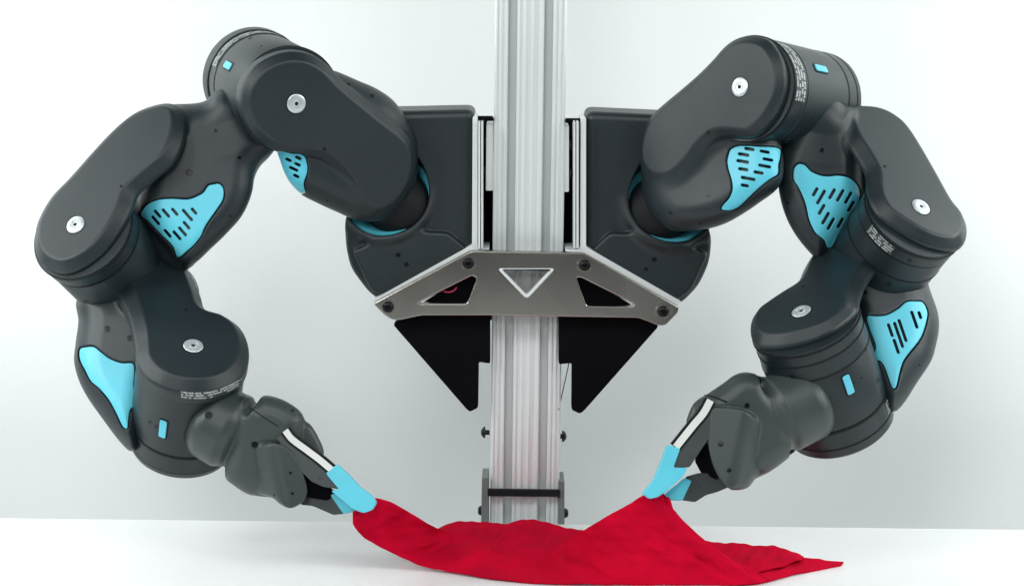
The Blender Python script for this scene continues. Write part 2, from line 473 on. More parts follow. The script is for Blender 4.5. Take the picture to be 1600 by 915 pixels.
def buthead(name, fr, r, m, parent, h=None):
    h = h or r*.62
    prof = [(0, h*.25), (r*.28, h*.25), (r*.30, h*.95), (r*.55, h), (r*.82, h*.72), (r*.97, h*.3), (r, 0), (r, -2)]
    return lathe(name, fr, prof, m, parent, seg=28, sharp=50)
for (x, y) in ((732, 411), (606.5, 479), (913.5, 414), (1036, 486)):
    q = fp.pix([(x, y)], 0)[0]; f2 = Frame(fp.cam([q[0], q[1], 0.0]), fp.n, fp.u)
    lathe('washer', f2, [(0, 0.9), (11.5, .9), (12, .4), (12, -1)], M['steel'], stand, seg=32)
    buthead('screw', Frame(fp.cam([q[0], q[1], 0.9]), fp.n, fp.u), 9, M['screw'], stand)
# bent aluminium shoulder plates: up the inner edge of each housing, then along its sloping foot
fs = wframe(-.022)
for side, pts in (('l', [(738, 184), (746, 184), (746, 386), (748, 391.5), (764, 391.5), (764, 396), (736, 396), (588, 477), (580, 472), (737, 385)]),
                  ('r', [(908, 185), (916.5, 185), (916.5, 388), (1066, 474), (1058, 480), (912, 398), (884, 397), (884, 392.5), (904, 392.5), (907, 388)])):
    plate('shoulder_plate', fs, [roundpoly(fpix(fs, pts), 3)], -95, -16.5, M['alu'], stand, bev=1)
for (x0, x1) in ((747.2, 750.4), (751.8, 754.6), (896.2, 899.2), (900.6, 904.2)):
    fr = wframe(-.016); plate('shoulder_rail', fr, [roundpoly(fpix(fr, [(x0, 190), (x1, 190), (x1, 388), (x0, 388)]), .8)], -70, 0, M['alu'], stand, bev=.5)
fr = wframe(.040)
plate('rear_plate', fr, [roundpoly(fpix(fr, [(744, 184), (908, 187), (912, 420), (900, 500), (748, 500), (742, 420)]), 4)], -8, 0, M['black'], stand, bev=1)
fr = wframe(.002)
for pts in ([(760, 193), (771, 193), (771, 298), (759, 298)], [(880, 196), (889, 196), (889, 300), (880, 300)]):
    plate('clamp_block', fr, [roundpoly(fpix(fr, pts), 2)], -50, 0, M['white'], stand, bev=1)
fr = wframe(-.004)
plate('top_tie_bar', fr, [roundpoly(fpix(fr, [(746, 182.5), (770, 182.5), (770, 188), (746, 188)]), 1)], -20, 0, M['black'], stand, bev=.5)
plate('top_tie_bar', fr, [roundpoly(fpix(fr, [(884, 186), (908, 186), (908, 191), (884, 191)]), 1)], -20, 0, M['black'], stand, bev=.5)
for (x, y, sx) in ((760, 225, -1), (760, 269, -1), (889, 227, 1), (889, 271, 1)):
    buthead('screw', Frame(worldpt(*hit_world(x, y, 1, .008)), WX*sx, WY), 8, M['screw'], stand, h=6)
# black gusset plates under the bracket
fr = wframe(-.010)
for pts in ([(614, 507), (625, 498), (660, 488), (766, 488), (766, 568), (748, 565), (747, 637), (734, 643), (729, 639)],
            [(1029, 510), (1020, 498), (985, 490), (873, 490), (873, 569), (893.5, 567), (893, 640), (906, 646), (912, 642)]):
    plate('gusset', fr, [roundpoly(fpix(fr, pts), 4)], -22, 0, M['black'], stand, bev=1)
fr = wframe(-.012)
plate('gusset_backing', fr, [roundpoly(fpix(fr, [(650, 480), (738, 425), (772, 400), (772, 485)]), 3)], -10, 0, M['black'], stand, bev=.8)
plate('gusset_backing', fr, [roundpoly(fpix(fr, [(872, 485), (872, 402), (905, 425), (995, 482)]), 3)], -10, 0, M['black'], stand, bev=.8)
pts = smooth([P(688, 449, 25), P(694, 455, 30), P(703, 456, 31), (P(711, 452, 28)), P(716, 443, 20)], 5, False)
tube('red_wire', pts, 1.4, M['wire'], stand)
tube('thin_cable', smooth([P(889, 566, -40), P(884, 590, -42), P(879, 612, -40), P(873, 640, -30)], 5, False), .8, M['rubber'], stand, seg=6)
# T-slot bolts and the foot bracket
for (x, y, sx) in ((764, 675, -1), (872.5, 681, 1)):
    o = Frame(worldpt(*hit_world(x, y, 1, .014)), WX*sx, WY)
    lathe('slot_bolt', o, [(0, 13), (2, 13), (5, 12), (8, 9.5), (9.5, 7), (9.5, 6), (4, 5.5), (4, -1)], M['screw'], stand, seg=24, sharp=50)
fr = wframe(-.004)
for pts in ([(753, 746), (763.5, 746), (763.5, 860), (751, 860)], [(873.5, 751), (882, 752), (882, 860), (873.5, 860)]):
    plate('foot_bracket', fr, [roundpoly(fpix(fr, pts), 1.2)], -60, 0, M['plate_grey'], stand, bev=.6)
plate('foot_cross_bar', fr, [roundpoly(fpix(fr, [(762, 762.5), (875, 764), (875, 774.5), (762, 773.5)]), 1)], -2, 5, M['rubber'], stand, bev=.7)
for (x, y, sx) in ((752.5, 797, -1), (882, 801, 1)):
    buthead('screw', Frame(worldpt(*hit_world(x, y, 1, .010)), WX*sx, WY), 8, M['screw'], stand, h=6)
box_world('base_plate', cx0-.09, cx0+.09, -.06, .12, -.752, -.744, M['bracket'], stand)

# ------------------------------------------------------------------ robot arms
def axis(px, py, z, fx, fy, L):
    """joint axis of length L whose near face shows at (px, py, z) and whose far end shows at (fx, fy)"""
    a = P(px, py, z); lo, hi = z-L, z
    for _ in range(50):
        m = (lo+hi)/2; d = np.linalg.norm(a-P(fx, fy, m))
        if d > L: lo = m
        else: hi = m
    return nrm(a-P(fx, fy, m))
def build_arm(a):
    root = empty('mechanical_manipulator', a['label'], 'robot arm', P(*a['at']), 'robot arms')
    WO[root.name] = np.array(to_world(P(*a['at']))[0])
    allV, allF, off = [], [], 0
    frames = {}
    def vent(f, v):
        vf = viewframe(*np.mean(v['poly'], 0), 100)
        pl = Poly2(smooth(vf.pix(v['poly'], 0), 4), step=1.0, pad=30)
        sl = []
        for (x, y, L) in v['slots']:
            L -= 3.2; ca, sa = math.cos(v['ang']), math.sin(v['ang'])
            e = vf.pix([(x-ca*L/2, y-sa*L/2), (x+ca*L/2, y+sa*L/2)], 0); sl.append(e)
        def seg(qx, qy):
            d = np.full(len(qx), 50.)
            for e in sl:
                a_, b_ = e; ee = b_-a_; t = np.clip(((qx-a_[0])*ee[0]+(qy-a_[1])*ee[1])/(ee@ee), 0, 1)
                d = np.minimum(d, np.hypot(qx-a_[0]-t*ee[0], qy-a_[1]-t*ee[1]))
            return d-2.2
        def recess(p):
            q = vf.loc(p); return np.maximum(pl(q[:, 0], q[:, 1])-1.2, -(f(p)+7))
        def panel(p):
            q = vf.loc(p); s = f(p)
            d = np.maximum(np.maximum(s+.6, -(s+4.6)), pl(q[:, 0], q[:, 1])+.2)
            d = np.maximum(d, -(q[:, 2]+130))
            if sl: d = np.maximum(d, -seg(q[:, 0], q[:, 1]))
            return d
        zlo = v.get('zmin', 60)
        carved = lambda p: np.maximum(f(p), -np.maximum(recess(p), zlo-p[:, 2]))
        pan = lambda p: np.maximum(panel(p), zlo+.5-p[:, 2])
        return carved, pan
    for L in a['links']:
        f0 = L['sdf']; f = f0; pans = []
        if 'vent' in L:
            f, pan = vent(f0, L['vent']); pans.append(pan)
        shell, (V, F) = sdfobj(L['name'], f, L['box'], L['z'], M[L.get('mat', 'shell')], root, L.get('vox', 2.1))
        allV.append(V); allF.append(F+off); off += len(V)
        for pan in pans:
            pp = np.array(L['vent']['poly']); b = (*(pp.min(0)-4), *(pp.max(0)+4))
            sdfobj('vent_panel', pan, b, (L['vent'].get('zmin', 60)-4, L['z'][1]), M['cyan'], shell, 1.05)
        if 'disc' in L:
            fr = L['frame']; hh = L.get('disc_h', 0)
            lathe('hub_disc', Frame(fr.cam([0, 0, hh]), fr.n), [(0, -1.5), (2.6, -1.5), (2.9, 1.2), (5.5, 1.4), (6, .7), (7, .7), (7.5, 1.4), (12.3, 1.5), (13.6, .9), (14.4, .2), (14.4, -2)], M['disc'], shell, seg=48)
            lathe('hub_screw', Frame(fr.cam([0, 0, hh]), fr.n), [(0, .2), (2.5, .2), (2.5, -2)], M['screw'], shell, seg=16)
            lathe('hub_ring', Frame(fr.cam([0, 0, hh]), fr.n), [(14.6, .3), (15.8, .3), (16, -2)], M['rubber'], shell, seg=48)
        if 'drum' in L:
            fr = L['frame']; dr = lathe('joint_drum', fr, L['drum'], M['drum'], shell, seg=160, sharp=28)
            me = dr.data; n = len(me.vertices); co = np.zeros(n*3); me.vertices.foreach_get('co', co)
            Wd = co.reshape(-1, 3)+WO[dr.name]
            Vc = (Wd-np.array(camo.matrix_world.translation)) @ RM / S + CAMP
            bm = bmesh.new(); bm.from_mesh(me); bmesh.ops.triangulate(bm, faces=bm.faces[:]); tri = [[v.index for v in f_.verts] for f_ in bm.faces]; bm.free()
            allV.append(Vc); allF.append(np.array([t+[t[2]] for t in tri])+off); off += n
        for (r, h) in L.get('seams', []):
            lathe('seam_ring', L['frame'], [(r, h-1.7), (r+1.6, h-1.2), (r+1.6, h+1.2), (r, h+1.7)], M['rubber'], shell, seg=96)
        if 'print' in L:
            for (p0, p1, r, h0, h1) in L['print']:
                fr = L['frame']; as_ = []
                for (x, y) in (p0, p1):
                    o, d = fr.loc(CAMP), (ray(x, y) @ fr.B)
                    A = d[0]**2+d[1]**2; Bq = 2*(o[0]*d[0]+o[1]*d[1]); Cq = o[0]**2+o[1]**2-r*r
                    disc = max(Bq*Bq-4*A*Cq, 0); t = (-Bq-math.sqrt(disc))/(2*A); q = o+d*t; as_.append(math.atan2(q[1], q[0]))
                a0, a1 = as_
                while a1-a0 > math.pi: a1 -= 2*math.pi
                while a1-a0 < -math.pi: a1 += 2*math.pi
                if a1 < a0: a0, a1 = a1, a0
                n = 40; V = []; F = []
                for j, h in enumerate((h0, h1)):
                    for i in range(n+1):
                        t = a0+(a1-a0)*i/n; V.append((r*math.cos(t), r*math.sin(t), h))
                for i in range(n): F.append((i, i+1, n+1+i+1, n+1+i))
                o = obj('printed_label', fr.cam(np.array(V)), F, M['print'], shell)
                uv = o.data.uv_layers.new(name='UVMap')
                for poly in o.data.polygons:
                    for li in poly.loop_indices:
                        vi = o.data.loops[li].vertex_index
                        uv.data[li].uv = ((vi % (n+1))/n*(a1-a0)*r/70, vi//(n+1))
        frames[L['name']] = (shell, L.get('frame'))
    V = np.concatenate(allV); F = np.concatenate(allF)
    bvh = BVHTree.FromPolygons([tuple(v) for v in V], [tuple(q) if q[2] != q[3] else tuple(q[:3]) for q in F.tolist()])
    def cast(x, y):
        h = bvh.ray_cast(Vector(CAMP), Vector(ray(x, y)))
        if h[0] is None: return None, None
        n = np.array(h[1])
        if n @ ray(x, y) > 0: n = -n
        return np.array(h[0]), n
    for (x, y, r, pn) in a['screws']:
        p, n = cast(x, y)
        if p is None: continue
        fr = Frame(p, n)
        par = frames[pn][0]
        lathe('screw_hole', fr, [(r*1.25, -.8), (r*1.2, .35), (r*.95, .55), (r*.85, -.2), (r*.8, -2)], M['drum'], par, seg=20, sharp=60)
        lathe('screw', fr, [(0, .05), (r*.35, .05), (r*.4, .3), (r*.86, .25), (r*.86, -1)], M['screw'], par, seg=16, sharp=40)
    for (x, y, pn) in a['buttons']:
        par, fr = frames[pn]; p, n = cast(x, y)
        if p is None: continue
        ax = fr.n - n*np.dot(fr.n, n)
        f2 = Frame(p, n, np.cross(ax, n))
        plate('indicator_frame', f2, [rrect(15, 37, 4.2)], -3, .7, M['rubber'], par, bev=.6)
        plate('indicator', f2, [rrect(11, 32, 2.6)], -2, 2.6, M['cyan'], par, bev=.8)
    return root, frames, cast

# ---- left arm
nA = axis(463, 162, 190, 394, 122, 228); fA = Frame(P(463, 162, 190), nA)
capA = extrude(fA, [(450, 77), (480, 82), (505, 98), (522, 116), (549, 140), (593, 176), (628, 204), (641, 230), (642, 262), (632, 292), (606, 322), (575, 332), (555, 316), (540, 290), (522, 264), (498, 246), (470, 240), (440, 237), (410, 224), (385, 200), (371, 165), (374, 130), (392, 102), (420, 84)], -30, -36, 0, 13, 2.5)
bodyA = pillow(540, 230, 62, [(431, 232), (449, 278), (470, 302), (497, 317), (525, 330), (553, 342), (580, 346), (606, 342), (632, 320), (648, 290), (653, 260), (652, 222), (643, 198), (629, 175), (612, 155), (588, 139), (560, 127), (523, 112), (490, 105), (450, 110), (410, 140), (405, 190)], 62, 44, (.31, -.15, .93), back=75)
ballA = cone(P(606, 285, 60), P(612, 300, 15), 60, 56)
A_l = U(7, capA, bodyA)
drumA = [(70, -33), (78, -33), (78, -34), (78.2, -34.5), (77.2, -36), (77.2, -52), (78, -54), (78, -165), (77, -166), (77, -168), (78.4, -169), (78.6, -196), (80.5, -198), (81, -200), (81, -222), (78, -227), (60, -228)]

nB = axis(118, 351, 200, 243, 481, 268); fB = Frame(P(118, 351, 200), nB)
capB = extrude(fB, [(57, 380), (62, 350), (82, 313), (112, 281), (150, 238), (183, 204), (212, 181), (240, 169), (268, 165), (288, 176), (290, 215), (272, 255), (240, 283), (216, 306), (205, 335), (190, 363), (165, 396), (132, 421), (102, 430), (76, 421), (61, 402)], -20, -23, 0, 14, 2.5)
bodyB = pillow(320, 280, 92, [(255, 168), (300, 162), (325, 161), (334, 152), (346, 144), (362, 150), (385, 175), (410, 205), (430, 225), (420, 238), (400, 256), (393, 300), (378, 335), (355, 362), (330, 386), (306, 408), (292, 412), (279, 403), (250, 372), (224, 338), (216, 312), (225, 270), (235, 210)], 62, 36, (.02, .12, .99), back=90)
fillB = pillow(250, 370, 70, [(198, 300), (222, 300), (262, 345), (300, 395), (300, 412), (284, 424), (264, 420), (236, 398), (205, 355)], 55, 26, (-.2, .1, .97))
B_l = U(9, capB, U(34, bodyB, cone(P(368, 216, 90), P(356, 176, 108), 46, 24)), fillB)
drumB = [(60, -20), (77.6, -20), (77.6, -46), (75.6, -48), (75.6, -51), (76.5, -53), (76.5, -215), (75.5, -216), (75.5, -218), (77.5, -219), (77.5, -262), (74, -268), (50, -269)]

nC = axis(302, 540, 250, 284, 694, 195); fC = Frame(P(302, 540, 250), nC)
capC = extrude(fC, [(168, 430), (190, 413), (215, 407), (245, 408), (275, 420), (298, 445), (312, 475), (321, 498), (350, 508), (375, 527), (387, 556), (384, 588), (365, 611), (335, 624), (300, 628), (262, 622), (232, 606), (214, 582), (211, 552), (203, 510), (183, 465)], -32, -37, 0, 16, 2.5)
bodyC = pillow(180, 560, 120, [(119, 468), (150, 441), (190, 416), (240, 412), (290, 440), (296, 500), (262, 560), (236, 590), (230, 620), (224, 655), (212, 698), (199, 699), (160, 652), (129, 606), (116, 567), (118, 535), (122, 500)], 62, 40, (-.10, .33, .94), back=60)
C_l = U(8, capC, bodyC)
drumC = [(60, -33), (78, -33), (78, -41), (78, -43), (78, -48), (78, -50), (78, -146), (76.8, -147), (76.8, -150), (78.6, -151), (78.6, -178), (77.6, -179), (77.6, -180.5), (78.2, -181.5), (76, -190), (71, -195), (50, -197)]

# gripper: wrist, body, cover pod
def gripper_body(a, b, ra, rb, gap, gr, blk, blkz, pod, podz, ridge, knob, knobz, side, T=56):
    ax = P(*b)-P(*a)
    L = np.linalg.norm(ax)
    wr = cyl(Frame(P(*b), -ax), rb-3, -8, 63 if side < 0 else 76, 25)
    g = torus(Frame(P(*gap), ax), gr[0], gr[1])
    bl = pillow(*np.mean(blk, 0), blkz, blk, T, 30)
    # faceted flank
    main = SUB(3, U(7, wr, bl), g)
    c = np.mean(pod, 0); pf = viewframe(*c, podz); pl = Poly2(smooth(pf.pix(pod, 0), 6))
    n1, n2 = nrm((-side*.20, .10, .97)), nrm((side*.62, -.10, .78)); rp = P(*ridge, podz+20)
    def pd(p):
        q = pf.loc(p)
        d = rbox2(pl(q[:, 0], q[:, 1]), np.abs(q[:, 2]+20)-60, 4)
        return smax(smax(d, (p-rp) @ n1, 4), (p-rp) @ n2, 10)
    kn = pillow(*np.mean(knob, 0), knobz, knob, 30, 12)
    return U(3, SUB(3, main, lambda p: pd(p)-1.0), pd, kn)
G_l = gripper_body((330, 656, 226), (372, 680, 232), 47, 60, (372, 679, 232), (63, 10),
    [(372, 632), (384, 620), (400, 622), (416, 618), (437, 623), (458, 634), (471, 646), (476, 660), (474, 700), (474, 745), (462, 772), (440, 780), (426, 777), (403, 774), (387, 771), (366, 758), (352, 744), (358, 690)], 230,
    [(378, 726), (384, 706), (395, 695), (416, 691), (436, 693), (450, 700), (463, 716), (473, 738), (480, 765), (475, 781), (463, 790), (452, 793), (438, 787), (424, 776), (404, 770), (386, 757)], 277,
    (430, 735), [(462, 650), (476, 657), (486, 664), (498, 684), (506, 706), (500, 722), (480, 722), (462, 700)], 232, -1, T=50)

# shoulder housings (bolted to the plates; the arm turns in their sockets)
nh_l = nrm((-.16, .34, .93)); fH = Frame(P(604, 303, 14), nh_l)
frw = wframe(-.006)
def housing(outline, lower, fh, rh, depth=-120):
    pl = Poly2(frw.pix(roundpoly(outline, 14, 5), 0)); pl2 = Poly2(frw.pix(roundpoly(lower, 8), 0))
    hole = cyl(fh, rh, -46, 90, 2); rim = torus(fh, rh+6, 9, -4)
    def f(p):
        q = frw.loc(p)
        d = rbox2(pl(q[:, 0], q[:, 1]), np.abs(q[:, 2]+60)-60, 13)
        d2 = rbox2(pl2(q[:, 0], q[:, 1]), np.abs(q[:, 2]+40)-51, 5)
        d = smin(d, d2, 3); d = smin(d, cyl(fh, rh+9, -70, 3, 5)(p), 16)
        d = np.maximum(d, pl(q[:, 0], q[:, 1])-.4)
        return smax(d, -hole(p), 3)
    return f
H_l = housing([(600, 174), (741, 171), (738, 388), (590, 469), (573, 455), (547, 420), (539, 385), (539, 345), (552, 300), (560, 240)],
              [(551, 390), (600, 372), (642, 360), (700, 362), (728, 386), (722, 392), (596, 460), (580, 452)], fH, 70)
ringprof = [(69, -40), (69.2, -3), (67, -.5), (64, -2), (50, -17), (48, -40)]

LEFT = dict(label='left robot arm, its gripper holding the left corner of the red cloth', at=(620, 330, -30), links=[
    dict(name='shoulder_housing', sdf=H_l, box=(525, 160, 750, 480), z=(-160, 75), frame=fH),
    dict(name='upper_arm_shell', sdf=A_l, box=(360, 65, 685, 375), z=(-50, 330), frame=fA, disc=1, drum=drumA, seams=[(78, -37.5), (77, -167), (78.3, -197)],
         vent=dict(poly=[(434, 238), (455, 240), (474, 243), (479, 254), (480, 268), (475, 284), (475, 292), (477, 300), (470, 302), (440, 296), (428, 262)], slots=[(451, 250, 9), (466, 247, 9), (465, 257, 9), (459, 264, 14), (463, 275, 9)], ang=math.radians(25), zmin=20),
         print=[((323, 97), (424, 46), 79.1, -192, -172)]),
    dict(name='elbow_shell', sdf=B_l, box=(40, 130, 425, 440), z=(-20, 330), frame=fB, disc=1, drum=drumB, seams=[(77.6, -24.5), (75.6, -49.5), (76, -217)],
         vent=dict(poly=[(220, 337), (227, 324), (236, 317), (250, 312), (270, 311), (293, 312), (306, 308), (318, 301), (325, 291), (333, 289), (341, 288), (348, 296), (347, 312), (337, 328), (325, 345), (318, 357), (314, 367), (303, 381), (292, 391), (283, 399), (277, 401), (271, 384), (250, 363), (231, 344)],
                   slots=[(247, 334, 14), (244, 344, 17), (260, 333, 16), (273.6, 331, 13), (293, 336, 22), (303, 330, 11), (291.6, 351.6, 14), (285.5, 361, 17), (262.6, 364, 15), (277, 367, 17)], ang=math.radians(49), zmin=60),
         print=[((268, 413), (291, 404), 78.0, -256, -222)]),
    dict(name='forearm_shell', sdf=C_l, box=(100, 390, 400, 715), z=(20, 330), frame=fC, disc=1, drum=drumC, seams=[(78.3, -38.5), (77.2, -148.5)],
         vent=dict(poly=[(126, 546), (136, 543), (147, 543), (158, 551), (171, 561), (190, 568), (207, 569), (209, 585), (208, 605), (218, 628), (204, 636), (200, 650), (198, 666), (192, 664), (182, 644), (171, 624), (156, 606), (143, 595), (134, 578), (126, 562)], slots=[], ang=0, zmin=90),
         print=[]),
    dict(name='gripper_body', sdf=G_l, box=(285, 600, 515, 800), z=(150, 320), mat='grip', vox=1.7)],
    screws=[(391, 60, 3.6, 'upper_arm_shell'), (408, 72, 3.6, 'upper_arm_shell'), (545, 132, 3.2, 'upper_arm_shell'), (582, 150, 3.2, 'upper_arm_shell'), (507, 233, 3, 'upper_arm_shell'), (636, 192, 2.6, 'shoulder_housing'),
            (511, 313, 2.6, 'upper_arm_shell'), (583, 357, 2.6, 'upper_arm_shell'), (594, 358, 2.6, 'upper_arm_shell'), (622, 398, 4, 'shoulder_housing'), (635, 413, 4, 'shoulder_housing'),
            (296, 269, 4.4, 'elbow_shell'), (374, 246, 3, 'elbow_shell'), (337, 204, 2.2, 'elbow_shell'), (189, 291, 2, 'elbow_shell'), (360, 337, 3, 'elbow_shell'),
            (134, 470, 3, 'forearm_shell'), (167, 514, 4.4, 'forearm_shell'), (202, 528, 4.2, 'forearm_shell'), (291, 484, 2.4, 'forearm_shell'), (234, 659, 2.6, 'forearm_shell'), (244, 666, 3, 'forearm_shell'), (213, 662, 2, 'forearm_shell'),
            (326, 648, 5, 'gripper_body'), (398, 694, 4.4, 'gripper_body'), (454, 738, 2, 'gripper_body'), (457, 770, 2, 'gripper_body'), (428, 773, 2, 'gripper_body'), (457, 641, 2, 'gripper_body')],
    buttons=[(357, 103, 'upper_arm_shell'), (255, 669, 'forearm_shell')])
rootL, frL, castL = build_arm(LEFT)
sdfobj('joint_ball', cone(P(596, 290, 20), P(626, 322, 0), 51, 54), (520, 190, 700, 390), (-60, 110), M['rubber'], frL['upper_arm_shell'][0], 2.2)
lathe('socket_liner', fH, ringprof, M['cyan'], frL['shoulder_housing'][0], seg=96)
lathe('socket_floor', fH, [(0, -38), (66, -38), (66, -44)], M['rubber'], frL['shoulder_housing'][0], seg=64)

# ---- right arm
nAr = axis(1156, 136, 190, 1279, 162, 217); fAr = Frame(P(1156, 136, 190), nAr)
capAr = extrude(fAr, [(1179, 57), (1203, 63), (1217, 78), (1228, 100), (1232, 125), (1228, 152), (1216, 180), (1199, 202), (1178, 216), (1150, 214), (1127, 216), (1106, 232), (1086, 258), (1060, 280), (1032, 280), (1012, 262), (1007, 238), (1012, 208), (1024, 183), (1047, 160), (1072, 139), (1096, 118), (1119, 95), (1139, 73), (1158, 61)], -20, -25, 0, 11, 2.5)
bodyAr = pillow(1110, 220, 78, [(1018, 181), (1045, 157), (1095, 120), (1125, 100), (1160, 85), (1195, 110), (1212, 200), (1222, 250), (1216, 288), (1182, 317), (1147, 340), (1126, 350), (1105, 356), (1075, 360), (1045, 357), (1018, 335), (1004, 305), (1001, 273), (1001, 235), (1007, 203)], 56, 44, (-.48, .12, .87), back=85)
ballAr = cone(P(1050, 292, 50), P(1046, 305, 15), 58, 55)
A_r = U(22, capAr, bodyAr)
drumAr = [(60, -22), (77.5, -22), (77.5, -27), (77.5, -28), (77.5, -29.5), (78, -30.5), (78, -60), (77.2, -61), (77.2, -63), (78, -64), (78, -176), (77.2, -177), (77.2, -179), (78.4, -180), (78.4, -200), (77, -201), (77, -203), (78.5, -204), (78.5, -212), (75, -217), (50, -218)]
nBr = axis(1439, 323, 205, 1322, 478, 237); fBr = Frame(P(1439, 323, 205), nBr)
capBr = extrude(fBr, [(1318, 172), (1350, 170), (1377, 177), (1403, 193), (1420, 211), (1440, 242), (1463, 282), (1486, 323), (1502, 344), (1508, 366), (1503, 385), (1488, 394), (1465, 393), (1436, 384), (1403, 365), (1374, 344), (1359, 322), (1354, 300), (1352, 275), (1338, 250), (1322, 225), (1312, 195)], -20, -23, 0, 14, 2.5)
bodyBr = pillow(1285, 280, 92, [(1248, 175), (1262, 156), (1284, 147), (1301, 155), (1314, 169), (1332, 172), (1340, 200), (1346, 240), (1346, 272), (1346, 292), (1345, 310), (1326, 343), (1312, 366), (1300, 386), (1292, 396), (1280, 404), (1270, 398), (1243, 365), (1226, 331), (1217, 292), (1218, 240), (1230, 210)], 54, 34, (-.02, .08, .99), back=90)
fillBr = pillow(1330, 320, 66, [(1330, 215), (1372, 225), (1380, 270), (1372, 305), (1352, 345), (1318, 388), (1298, 402), (1284, 402), (1296, 370), (1322, 325)], 60, 22, (.1, .1, .99))
B_r = U(9, capBr, U(34, bodyBr, cone(P(1278, 214, 90), P(1283, 184, 112), 50, 30)), fillBr)
drumBr = [(60, -20), (77.6, -20), (77.6, -44), (75.6, -45), (75.6, -46.5), (77, -47.5), (77, -78), (76, -79), (76, -81), (76.8, -82), (76.8, -215), (76, -216), (76, -218), (77.5, -219), (77.5, -230), (74, -236), (50, -237)]
nCr = axis(1252, 486, 250, 1316, 668, 212); fCr = Frame(P(1252, 486, 250), nCr)
capCr = extrude(fCr, [(1174, 522), (1176, 507), (1183, 495), (1200, 482), (1224, 466), (1243, 454), (1250, 444), (1258, 426), (1271, 405), (1284, 392), (1310, 381), (1340, 372), (1368, 372), (1384, 386), (1380, 405), (1366, 428), (1352, 448), (1344, 470), (1340, 490), (1324, 507), (1296, 526), (1260, 539), (1220, 547), (1190, 546), (1178, 537)], -20, -23, 0, 14, 2.5)
bodyCr = pillow(1400, 500, 128, [(1340, 374), (1370, 371), (1400, 380), (1428, 400), (1444, 424), (1454, 454), (1466, 490), (1467, 514), (1462, 540), (1455, 562), (1436, 591), (1402, 638), (1386, 634), (1370, 600), (1352, 552), (1336, 494), (1335, 480), (1300, 470), (1280, 440), (1300, 395)], 62, 40, (.08, .30, .95), back=60)
C_r = U(8, capCr, bodyCr)
drumCr = [(60, -20), (79, -20), (79, -41), (78.3, -42), (78.3, -43), (79, -44), (80, -66), (79.3, -67), (79.3, -68.5), (79.8, -69.5), (79.8, -160), (78.8, -161), (78.8, -164), (80.4, -165), (80.4, -190), (79.4, -191), (79.4, -193), (80, -194), (79, -206), (74, -211), (50, -212)]
G_r = gripper_body((1247, 634, 240), (1210, 652, 246), 50, 60, (1211, 651, 246), (62, 10),
    [(1207, 610), (1197, 592), (1182, 585), (1163, 582), (1147, 587), (1132, 598), (1104, 617), (1090, 628), (1092, 650), (1108, 700), (1125, 745), (1145, 763), (1168, 761), (1180, 748), (1203, 736), (1229, 717), (1245, 702), (1246, 686), (1232, 640)], 240,
    [(1112, 638), (1128, 636), (1150, 638), (1166, 642), (1186, 653), (1206, 674), (1216, 695), (1213, 712), (1200, 732), (1182, 745), (1170, 760), (1156, 765), (1140, 763), (1120, 739), (1109, 707), (1106, 673)], 290,
    (1158, 700), [(1104, 618), (1086, 628), (1078, 641), (1073, 662), (1090, 668), (1108, 650), (1112, 630)], 232, 1, T=54)
nh_r = nrm((.16, .34, .93)); fHr = Frame(P(1048, 314, 14), nh_r)
H_r = housing([(1050, 180), (916, 174), (917, 391), (1063, 478), (1093, 447), (1109, 412), (1113, 380), (1106, 352), (1100, 300), (1090, 240)],
              [(1106, 395), (1060, 380), (1000, 365), (952, 362), (925, 388), (932, 396), (1058, 468), (1080, 452)], fHr, 69)
